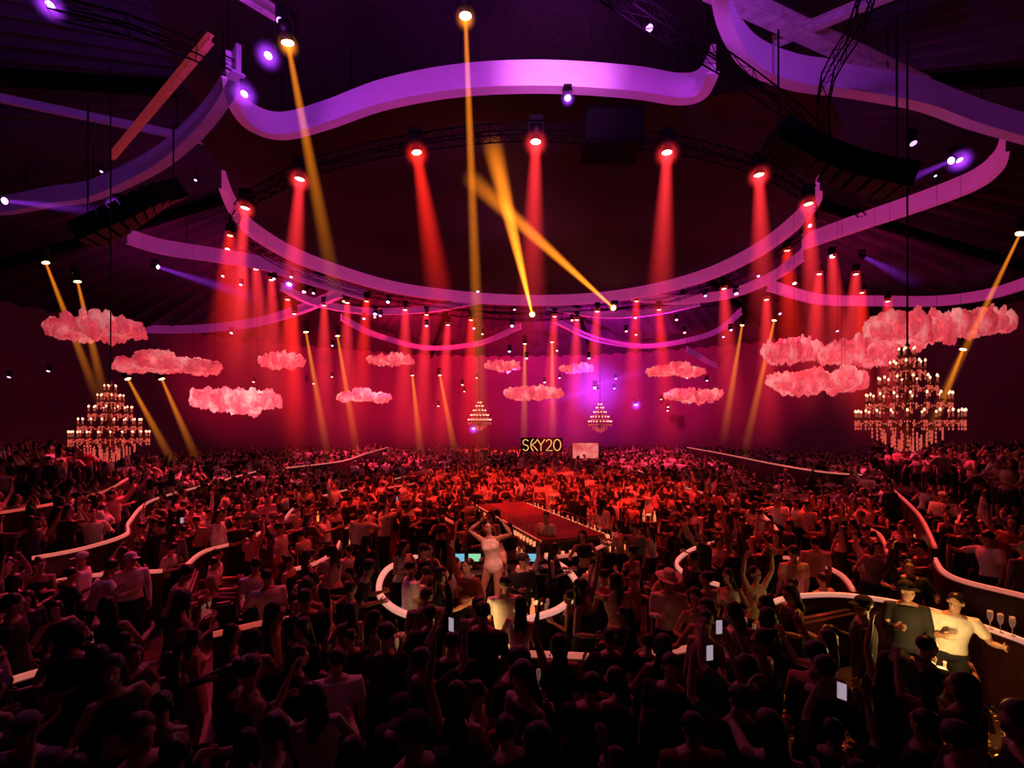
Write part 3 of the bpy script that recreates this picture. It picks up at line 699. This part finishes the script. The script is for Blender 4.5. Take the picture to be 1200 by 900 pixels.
# ---------------- line arrays
cabm=mat('speaker_black',(.005,.005,.006),.8,nscale=60,bump=.3,spec=.08)
def line_array(P,w,label):
    c=catmull(P,4); o=link('line_array_speaker',None,loc=c[0]); tag(o,label,'speaker','hanging line arrays')
    for i in range(len(c)-1):
        a=c[i]; b_=c[i+1]; t=(b_-a).normalized(); s=t.cross(Vector((0,0,1))).normalized(); u=s.cross(t); M=Matrix((t,s,u)).transposed()
        bm=bmesh.new(); box(bm,(0,0,0),((b_-a).length*.93,w,.55),M); bmesh.ops.bevel(bm,geom=bm.edges[:],offset=.02,segments=1,affect='EDGES')
        q=link('speaker_cabinet',fin(bm,'cab',[cabm]),loc=(a+b_)/2-c[0],parent=o)
        part(o,'grille',lambda bm:box(bm,(a+b_)/2-c[0]-u*.29,((b_-a).length*.8,w*.92,.02),M),[black])
    for k in (1,len(c)-2):
        e=c[k]-c[0]; part(o,'chain',lambda bm:rod(bm,e+Vector((0,0,.2)),e+Vector((0,0,13.6-c[k].z)),.025),[black])
line_array([at(208,222,14.5),at(180,232,14),at(140,256,13.6),at(95,277,13.4)],.8,'black curved line array speaker hanging from chains')
line_array([at(905,158,11),at(945,178,11),at(1000,200,10.8),at(1062,214,10.6)],.8,'large black curved line array speaker hanging from chains')
p=at(716,160,13.5); o=link('subwoofer_box',None,loc=p); tag(o,'square black speaker box under the roof ring','speaker')
part(o,'speaker_cabinet',lambda bm:(box(bm,(0,0,0),(1.65,1.2,1.05)),bmesh.ops.bevel(bm,geom=bm.edges[:],offset=.04,segments=2,affect='EDGES')),[cabm])
part(o,'grille',lambda bm:box(bm,(0,-.61,0),(1.5,.02,.9)),[mat('grille',(.006,.005,.007),.9,nscale=80,bump=.4,spec=.05)])
part(o,'chain',lambda bm:(rod(bm,(-.7,0,.5),(-.7,0,1.3),.02),rod(bm,(.7,0,.5),(.7,0,1.3),.02)),[black])
# ---------------- beams & stage lights
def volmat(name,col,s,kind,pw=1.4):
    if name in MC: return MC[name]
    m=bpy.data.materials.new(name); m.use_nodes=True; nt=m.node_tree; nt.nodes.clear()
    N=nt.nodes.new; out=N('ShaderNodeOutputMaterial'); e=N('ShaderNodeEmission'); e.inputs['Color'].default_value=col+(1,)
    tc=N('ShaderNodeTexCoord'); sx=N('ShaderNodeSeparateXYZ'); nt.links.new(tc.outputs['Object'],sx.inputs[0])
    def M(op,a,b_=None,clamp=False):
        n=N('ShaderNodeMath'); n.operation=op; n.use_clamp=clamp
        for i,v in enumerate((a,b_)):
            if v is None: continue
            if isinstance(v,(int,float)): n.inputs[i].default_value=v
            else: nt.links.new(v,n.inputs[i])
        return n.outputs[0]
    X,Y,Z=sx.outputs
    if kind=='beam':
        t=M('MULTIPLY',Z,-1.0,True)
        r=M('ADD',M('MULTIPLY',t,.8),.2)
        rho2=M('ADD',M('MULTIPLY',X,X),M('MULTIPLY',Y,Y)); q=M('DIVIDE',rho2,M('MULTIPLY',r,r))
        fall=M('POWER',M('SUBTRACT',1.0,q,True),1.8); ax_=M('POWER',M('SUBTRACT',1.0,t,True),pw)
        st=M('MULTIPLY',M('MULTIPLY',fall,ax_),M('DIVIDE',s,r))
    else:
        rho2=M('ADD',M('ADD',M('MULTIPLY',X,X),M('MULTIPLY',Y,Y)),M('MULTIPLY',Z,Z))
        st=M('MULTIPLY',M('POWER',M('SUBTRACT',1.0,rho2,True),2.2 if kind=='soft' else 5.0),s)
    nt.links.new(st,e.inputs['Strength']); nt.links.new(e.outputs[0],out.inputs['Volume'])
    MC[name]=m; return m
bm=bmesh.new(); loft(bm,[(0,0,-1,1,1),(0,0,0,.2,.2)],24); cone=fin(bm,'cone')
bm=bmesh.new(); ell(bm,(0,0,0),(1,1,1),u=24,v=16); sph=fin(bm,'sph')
_cm={}
def inst(base,m):
    k=(base.name,m.name)
    if k not in _cm: q=base.copy(); q.materials.clear(); q.materials.append(m); _cm[k]=q
    return _cm[k]
CLR={'red':((1,.02,.012),(1,.25,.15)),'pink':((1,.03,.04),(1,.35,.25)),'orange':((1,.24,.012),(1,.6,.2)),'violet':((.42,.04,1),(.7,.35,1)),'white':((1,.4,.5),(1,.55,.6))}
bm=bmesh.new(); box(bm,(0,0,.36),(.36,.26,.14)); bmesh.ops.bevel(bm,geom=bm.edges[:],offset=.02,segments=2,affect='EDGES'); L_base=fin(bm,'base',[black])
bm=bmesh.new(); box(bm,(0,0,.27),(.36,.08,.04)); box(bm,(-.19,0,.1),(.03,.09,.38)); box(bm,(.19,0,.1),(.03,.09,.38)); L_yoke=fin(bm,'yoke',[black])
bm=bmesh.new(); lathe(bm,[(.06,.22),(.12,.2),(.14,.1),(.14,.02),(.12,0),(.12,-.06),(.15,-.12),(.15,-.2),(.14,-.2)],18); L_head=fin(bm,'head',[black],True)
bm=bmesh.new(); lathe(bm,[(.13,-.19),(.13,-.205),(.08,-.22)],18); L_lens=fin(bm,'lens')
def stage_light(p,target=None,col='red',s=1.0,w=.5,ln=None,k=.6,em=14,halo=0,pw=1.4):
    o=link('stage_light',L_base,loc=p); o.scale=(s,)*3; tag(o,f'black moving head stage light shining {col}','stage light','stage lights')
    link('yoke',L_yoke,parent=o); d=(Vector(target)-Vector(p)) if target is not None else Vector((0,-.5,-1))
    if target is not None: ln=ln or d.length
    q=(-d).to_track_quat('Z','Y').to_euler()
    h=link('head',L_head,parent=o); h.rotation_euler=q
    le=link('lens',inst(L_lens,mat('lens_'+col+str(em),(.5,.5,.5),.2,em=CLR[col][1],es=em)),parent=o); le.rotation_euler=q
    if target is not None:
        b_=link('beam_glow_volume',inst(cone,volmat(f'beam_{col}_{k}_{w}_{pw}',CLR[col][0],k/w,'beam',pw)),parent=o); b_.rotation_euler=q; b_.scale=(w/s,w/s,ln/s)  # glowing cone volume stands in for haze lit along the beam
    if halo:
        g=link('halo_glow_volume',inst(sph,volmat(f'halo_{col}_{halo}',CLR[col][0],.26 if halo>2 else 2.6/halo,'soft' if halo>2 else 'halo')),parent=o); g.scale=(halo/s,)*3; g.location=(d.normalized()*.25)  # glowing ball volume stands in for lit haze around the lens
    return o
def spot(p,t,e,col,ang=60,blend=.7,r=.12):
    ld=bpy.data.lights.new('spot_lamp','SPOT'); ld.energy=e; ld.color=col; ld.spot_size=math.radians(ang); ld.spot_blend=blend; ld.shadow_soft_size=r
    l=bpy.data.objects.new('spot_lamp',ld); sc.collection.objects.link(l); d=Vector(t)-Vector(p); l.location=Vector(p)+d.normalized()*.45
    l.rotation_euler=d.to_track_quat('-Z','Y').to_euler(); return l
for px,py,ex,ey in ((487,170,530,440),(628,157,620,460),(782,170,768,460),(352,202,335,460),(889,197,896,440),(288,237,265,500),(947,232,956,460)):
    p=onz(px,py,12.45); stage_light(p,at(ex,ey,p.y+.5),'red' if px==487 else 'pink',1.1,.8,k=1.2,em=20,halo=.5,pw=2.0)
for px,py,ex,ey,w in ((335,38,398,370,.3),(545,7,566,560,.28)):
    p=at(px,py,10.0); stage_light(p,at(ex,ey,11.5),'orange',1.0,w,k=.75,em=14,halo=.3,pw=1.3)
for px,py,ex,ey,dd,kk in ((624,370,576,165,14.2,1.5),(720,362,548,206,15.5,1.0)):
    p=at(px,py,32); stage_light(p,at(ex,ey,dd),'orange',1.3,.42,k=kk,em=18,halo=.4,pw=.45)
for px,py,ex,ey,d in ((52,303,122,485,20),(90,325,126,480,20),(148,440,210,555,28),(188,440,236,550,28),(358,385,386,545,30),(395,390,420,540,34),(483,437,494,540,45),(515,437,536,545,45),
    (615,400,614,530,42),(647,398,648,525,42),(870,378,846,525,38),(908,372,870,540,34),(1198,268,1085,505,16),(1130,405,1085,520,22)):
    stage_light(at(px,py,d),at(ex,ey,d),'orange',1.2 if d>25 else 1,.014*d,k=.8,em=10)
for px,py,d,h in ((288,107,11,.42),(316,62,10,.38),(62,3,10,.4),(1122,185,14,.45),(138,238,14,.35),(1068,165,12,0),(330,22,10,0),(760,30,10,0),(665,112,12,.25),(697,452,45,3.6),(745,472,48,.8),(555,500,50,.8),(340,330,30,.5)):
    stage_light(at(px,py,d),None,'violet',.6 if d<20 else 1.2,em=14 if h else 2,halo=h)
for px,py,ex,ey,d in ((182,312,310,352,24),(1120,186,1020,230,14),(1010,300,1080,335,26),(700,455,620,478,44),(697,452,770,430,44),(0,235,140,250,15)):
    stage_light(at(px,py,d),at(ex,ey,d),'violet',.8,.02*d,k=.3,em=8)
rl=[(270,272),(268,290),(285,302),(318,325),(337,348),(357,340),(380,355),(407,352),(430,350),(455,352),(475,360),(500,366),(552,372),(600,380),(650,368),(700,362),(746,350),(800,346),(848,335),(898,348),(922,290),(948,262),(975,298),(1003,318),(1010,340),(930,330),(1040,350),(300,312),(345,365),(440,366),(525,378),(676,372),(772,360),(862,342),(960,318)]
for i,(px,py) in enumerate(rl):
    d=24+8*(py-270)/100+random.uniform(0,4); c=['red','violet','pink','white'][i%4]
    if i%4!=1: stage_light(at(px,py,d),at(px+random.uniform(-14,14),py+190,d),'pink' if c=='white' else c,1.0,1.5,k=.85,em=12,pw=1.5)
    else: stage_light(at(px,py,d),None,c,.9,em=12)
for i in range(44):
    px=random.uniform(230,990); py=random.uniform(350,480); d=random.uniform(42,54)
    if H+(500-py)/F*d>13.5: d=36
    stage_light(at(px,py,d),None,random.choice(['violet','violet','red','pink']),.8,em=6)
for px,py in ((262,322),(283,332),(322,325),(342,323),(368,342),(500,380),(560,340),(597,410),(617,418),(690,418),(826,345),(856,385),(888,322),(973,298),(170,262),(60,380),(58,433),(1030,408),(12,440),(120,200),(230,210),(1095,205)):
    stage_light(at(px,py,26 if py>256 else 15),None,'violet',.6 if py>256 else .3,em=5)
for p,t,e,c,a in (((-10,17,12.3),(-6,14,0),5500,0,60),((10,17,12.3),(7,14,0),5500,0,60),((-4,13.8,12.3),(-2,19,0),9000,0,60),((4,13.8,12.3),(3,20,0),9000,0,60),((0,32,12.3),(0,26,0),10000,0,55),((-8,29,12.3),(-10,32,0),12000,1,60),((8,29,12.3),(10,32,0),11000,1,60),
    ((0,13,12.3),(0,11.5,0),2400,0,75),((-14,24,12),(-14,19,0),11000,1,60),((14,24,12),(14,19,0),11000,1,60),((-16,40,11),(-14,44,0),8000,1,75),((16,40,11),(14,44,0),7000,1,75),((0,42,11),(0,47,0),7000,0,75),((-11,20,12),(-9,10.5,0),8000,1,42),((11,20,12),(8,10.5,0),7500,0,40)):
    spot(p,t,e,((1,.028,.016),(1,.03,.09))[c],a)
spot((-.3,12.3,12.3),(-.4,8.4,1),2400,(1,.16,.1),20)
spot((.6,1.5,12),(-.34,8.3,1.6),5000,(1,.24,.17),8)  # this spot and the one above are added to brighten the performer
for x,e in ((-5,260),(-1.2,380),(2.6,430)): spot((x,8.2,11.6),(x*1.2,13.2,13.6),e,(.65,.05,.9),110)  # violet spots added to light the front band, no fixtures built
spot((1.2,9.3,12.6),(1.2,13,13.4),420,(.95,.22,.9),80)
spot((5,7.6,11.8),(7.5,11,14),280,(.5,.06,1),110); spot((-6,10,12),(-8,16,15),110,(.45,.05,1),130); spot((12,14,11),(14,20,15),130,(.5,.06,.9),130)
spot((1,10.5,14.4),(1,18,17),320,(.5,.04,.8),140)  # added spot, tints the roof above the band violet
spot((-13,6,12.5),(-15,13,15.5),260,(.35,.05,1),120)  # added spot, grazes the roof ribs
spot((0,22,10),(0,22,19),100,(.75,.02,.35),150); spot((-12,20,11),(-20,22,15),110,(.45,.05,.8),140)  # first spot added to light the membrane from below
for x,z,e,c in ((-26,6,2800,(1,.01,.08)),(-16,7,7500,(1,.01,.09)),(-8,6,8000,(1,.01,.06)),(0,7,7500,(1,.01,.08)),(7,6,9000,(.7,.012,.5)),(14,7,7500,(.95,.012,.22)),(22,6,3500,(1,.01,.1))):  # added wash spots, redden the back wall in place of haze
    y=47-abs(x)*.3; spot((x,y,z),(x*1.15,y+14,10.5),e,c,95,.9)
for x,y,e,c in ((-15,33,5000,(1,.01,.09)),(-5,36,4200,(1,.01,.06)),(4,38,4200,(1,.01,.09)),(12,36,4600,(.75,.012,.4)),(-22,28,1000,(.7,.012,.3)),(22,28,900,(.8,.012,.25)),(-9,44,6500,(1,.01,.08)),(9,45,6500,(.7,.012,.5)),(0,46,6500,(1,.01,.07))):  # added uplights, redden the far roof in place of haze
    spot((x,y,8.5),(x,y+3,15),e,c,130,.9)
spot((-7,11,12),(-4,5,0),450,(.75,.1,.5),60)
# ---------------- clouds
m=bpy.data.materials.new('cloud_cotton_glow'); m.use_nodes=True; nt=m.node_tree; b=nt.nodes['Principled BSDF']; b.inputs['Base Color'].default_value=(.9,.5,.52,1); b.inputs['Roughness'].default_value=1; b.inputs['Specular IOR Level'].default_value=0
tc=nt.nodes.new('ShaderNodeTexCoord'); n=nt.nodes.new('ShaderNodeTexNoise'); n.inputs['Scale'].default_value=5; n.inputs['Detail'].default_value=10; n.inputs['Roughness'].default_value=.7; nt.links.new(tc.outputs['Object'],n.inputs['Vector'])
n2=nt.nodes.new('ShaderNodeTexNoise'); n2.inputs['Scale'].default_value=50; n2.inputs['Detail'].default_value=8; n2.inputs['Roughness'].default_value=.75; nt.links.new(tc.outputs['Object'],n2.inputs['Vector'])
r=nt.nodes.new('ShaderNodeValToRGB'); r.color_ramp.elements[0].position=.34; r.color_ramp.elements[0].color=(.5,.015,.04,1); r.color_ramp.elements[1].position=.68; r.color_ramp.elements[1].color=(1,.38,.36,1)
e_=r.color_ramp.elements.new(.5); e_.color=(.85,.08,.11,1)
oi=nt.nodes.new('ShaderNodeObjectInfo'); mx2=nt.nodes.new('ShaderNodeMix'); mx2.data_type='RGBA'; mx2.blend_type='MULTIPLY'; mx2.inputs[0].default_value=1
nt.links.new(n.outputs['Fac'],r.inputs['Fac']); nt.links.new(r.outputs['Color'],mx2.inputs[6]); nt.links.new(oi.outputs['Color'],mx2.inputs[7]); nt.links.new(mx2.outputs[2],b.inputs['Emission Color']); b.inputs['Emission Strength'].default_value=.85  # noise ramp paints the clouds' light and shade into emission
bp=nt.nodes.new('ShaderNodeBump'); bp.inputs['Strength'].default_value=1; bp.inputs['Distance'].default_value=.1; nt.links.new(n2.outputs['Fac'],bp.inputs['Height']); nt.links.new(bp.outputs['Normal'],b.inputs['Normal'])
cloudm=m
tex=bpy.data.textures.new('puff','CLOUDS'); tex.noise_scale=.035; tex.noise_depth=6
tex2=bpy.data.textures.new('puff2','CLOUDS'); tex2.noise_scale=.012; tex2.noise_depth=6
CT=[]
for s in range(4):
    rr=random.Random(s+3); bm=bmesh.new()
    for i in range(210):
        x=rr.uniform(-.47,.47); e=math.sqrt(max(0,1-(x/.5)**2)); y=rr.uniform(-.22,.22)*e; up=rr.random()<.6
        z=(rr.uniform(-.01,.055) if up else rr.uniform(-.045,-.01))*e+(.012*math.sin(x*9+s*2)); r_=rr.uniform(.018,.05)*(.45+.55*e)
        ell(bm,(x,y,z),(r_*rr.uniform(.8,1.5),r_*rr.uniform(.8,1.4),r_*rr.uniform(.6,1)),u=10,v=7)
    loft(bm,[(0,0,-.035,.42,.18),(0,0,.035,.42,.18)],16)
    me=fin(bm,'c'); me=evalmesh(me,[('REMESH',dict(mode='VOXEL',voxel_size=.005,use_smooth_shade=True)),('SMOOTH',dict(factor=.5,iterations=22)),('DISPLACE',dict(texture=tex,strength=.045,mid_level=.5)),('DISPLACE',dict(texture=tex2,strength=.03,mid_level=.5))])
    me.materials.clear(); me.materials.append(cloudm); me.name='cloud'; CT.append(me)
print('clouds',time.time()-T0)
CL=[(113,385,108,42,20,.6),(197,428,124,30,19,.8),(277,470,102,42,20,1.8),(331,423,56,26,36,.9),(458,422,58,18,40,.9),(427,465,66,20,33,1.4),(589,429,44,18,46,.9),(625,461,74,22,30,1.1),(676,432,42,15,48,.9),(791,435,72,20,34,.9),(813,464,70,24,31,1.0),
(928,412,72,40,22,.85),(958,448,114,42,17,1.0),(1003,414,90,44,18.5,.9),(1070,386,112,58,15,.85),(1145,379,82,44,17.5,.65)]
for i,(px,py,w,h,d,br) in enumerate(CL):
    p=at(px,py,d); me=CT[i%4]; o=link('cloud_decoration',me,loc=p); wx=w/F*d; o.color=(br,br*(1 if br<1.2 else 1.15),br*(1 if br<1.2 else 1.1),1)  # object colour sets how bright each cloud's painted glow is
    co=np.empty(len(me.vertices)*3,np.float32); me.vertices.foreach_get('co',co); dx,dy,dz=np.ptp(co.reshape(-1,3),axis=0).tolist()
    o.scale=(wx/dx*.97,wx/dx*1.1,h/F*d/dz*.92); tag(o,'fluffy cotton cloud with painted pink glow hanging from wires','cloud decoration','hanging clouds')
    for sx in (-.25,.25):
        part(o,'wire',lambda bm:rod(bm,(sx,0,.02),(sx,0,(13.8-p.z)/o.scale.z),.003/o.scale.x*2,4),[black])
# ---------------- chandeliers
gold=mat('chandelier_brass',(.35,.18,.1),.3,.9); candle=mat('candle',(.8,.6,.5),.5,em=(1,.2,.12),es=.2); bulb=mat('candle_bulb',(1,.8,.7),.3,em=(1,.34,.2),es=4)
cryst=mat('crystal',(.8,.5,.5),.05,em=(1,.13,.09),es=.5,spec=1,noise=.6,nscale=25)  # crystal sparkle painted in as pink emission
TIER=[(.84,0,22),(.66,.34,17),(.46,.68,12),(.27,1.0,8),(.13,1.26,5)]
def stem(bm): lathe(bm,[(.01,-.62),(.05,-.58),(.1,-.5),(.04,-.42),(.05,-.3),(.16,-.18),(.2,-.08),(.06,0),(.04,.2),(.12,.3),(.05,.4),(.035,.6),(.09,.68),(.035,.76),(.03,1.0),(.08,1.06),(.03,1.12),(.02,1.4),(.05,1.45),(.01,1.55)],14)
def armf(R): return lambda bm: tube(bm,catmull([(.05,0,-.02),(R*.35,0,-.16),(R*.7,0,-.17),(R*.97,0,-.06),(R,0,0)],3),.013,6,rnd=False)
def drop(bm,p,s=.03,n=3):
    for j in range(n): ell(bm,(p[0],p[1],p[2]-j*s*1.9),(s*.42,s*.42,s*.85),u=5,v=4)
def crys(bm):
    for R,z,n in TIER:
        for i in range(n*2):
            a=math.pi*i/n; q=R*(1 if i%2==0 else .8); drop(bm,(q*math.cos(a),q*math.sin(a),z-.07),.038,3 if i%2==0 else 2)
        for i in range(n):
            for t in range(1,6):
                a=2*math.pi*(i+t/6)/n; ell(bm,(R*math.cos(a),R*math.sin(a),z-.02-.1*math.sin(math.pi*t/6)),(.013,.013,.017),u=5,v=4)
    for k in range(46):
        a=k*2.4; r=.1+.5*(k/46); drop(bm,(r*math.cos(a),r*math.sin(a),-.2-.3*(1-k/46)),.042,3)
bm=bmesh.new(); crys(bm); CRY=fin(bm,'crystal_drops',[cryst])
def cup(bm,R): lathe(bm,[(.01,-.02),(.045,0),(.05,.015)],10,(R,0,0))
def build_chand(p,s,full):
    if not full:
        bm=bmesh.new(); stem(bm)
        bm2=bmesh.new()
        for R,z,n in TIER:
            for i in range(n):
                M=Matrix.Translation((0,0,z))@Matrix.Rotation(2*math.pi*i/n,4,'Z'); n0=len(bm.verts); armf(R)(bm); bm.verts.ensure_lookup_table()
                for v in bm.verts[n0:]: v.co=M@v.co
                q=M@Vector((R,0,.14)); ell(bm2,q,(.025,.025,.05),u=6,v=5)
        o=link('chandelier',fin(bm,'ch',[gold]),loc=p); o.scale=(s,)*3; link('candle_bulb',fin(bm2,'bl',[bulb]),parent=o); link('crystal_drops',CRY,parent=o)
    else:
        bm=bmesh.new(); stem(bm); o=link('chandelier',fin(bm,'ch',[gold],True),loc=p); o.scale=(s,)*3
        for R,z,n in TIER:
            bm=bmesh.new(); armf(R)(bm); cup(bm,R); am=fin(bm,'arm',[gold],True)
            bm=bmesh.new(); lathe(bm,[(.014,.01),(.014,.12)],8,(R,0,0)); cm=fin(bm,'candle',[candle])
            bm=bmesh.new(); lathe(bm,[(.01,.12),(.02,.14),(.016,.16),(.004,.18)],8,(R,0,0)); bl=fin(bm,'bulb',[bulb],True)
            for i in range(n):
                for nm,mm in (('arm',am),('candle',cm),('candle_bulb',bl)):
                    q=link(nm,mm,loc=(0,0,z),parent=o); q.rotation_euler=(0,0,2*math.pi*i/n)
        q=link('crystal_drops',CRY,parent=o); q['kind']='stuff'
    part(o,'chain',lambda bm:rod(bm,(0,0,1.5),(0,0,(13.9-p.z)/s),.018,6),[black])
    tag(o,'tiered crystal chandelier with candle bulbs' if full else 'small distant crystal chandelier with candle bulbs','chandelier','chandeliers')
build_chand(at(1063,490,9.2),1.0,True); build_chand(at(130,512,12.5),1.0,True); build_chand(at(562,494,40),1.2,False); build_chand(at(703,496,40),1.2,False)
# ---------------- confetti on the floor
bm=bmesh.new()
for i in range(1800):
    x=random.uniform(3.5,7.2); y=random.uniform(3.5,7); a=random.uniform(0,3); s=random.uniform(.015,.035); tl=random.uniform(-.012,.012)
    q=[bm.verts.new((x+s*math.cos(a+k*1.57),y+s*.6*math.sin(a+k*1.57),.02+gz(x,y)*1.0+tl*(1 if k<2 else -1))) for k in range(4)]; bm.faces.new(q)
tag(link('confetti',fin(bm,'confetti',[mat('confetti_gold',(.9,.55,.2),.25,.6)])),'gold confetti scattered on the dark floor','confetti',kind='stuff')
spot((7.5,9,11),(5.6,5.9,0),6000,(1,.28,.04),26)
# ---------------- world, camera
w=bpy.data.worlds.new('world'); sc.world=w; w.use_nodes=True
w.node_tree.nodes['Background'].inputs[0].default_value=(.35,.05,.3,1); w.node_tree.nodes['Background'].inputs[1].default_value=.004
cd=bpy.data.cameras.new('camera'); cam=bpy.data.objects.new('camera',cd); sc.collection.objects.link(cam)
cam.location=(0,0,H); cam.rotation_euler=(math.pi/2,0,0); cd.sensor_width=36; cd.lens=16; cd.shift_y=50/1200; cd.clip_end=300
sc.camera=cam
try: sc.view_settings.view_transform='Standard'
except Exception as e: print(e)
print('done',time.time()-T0)
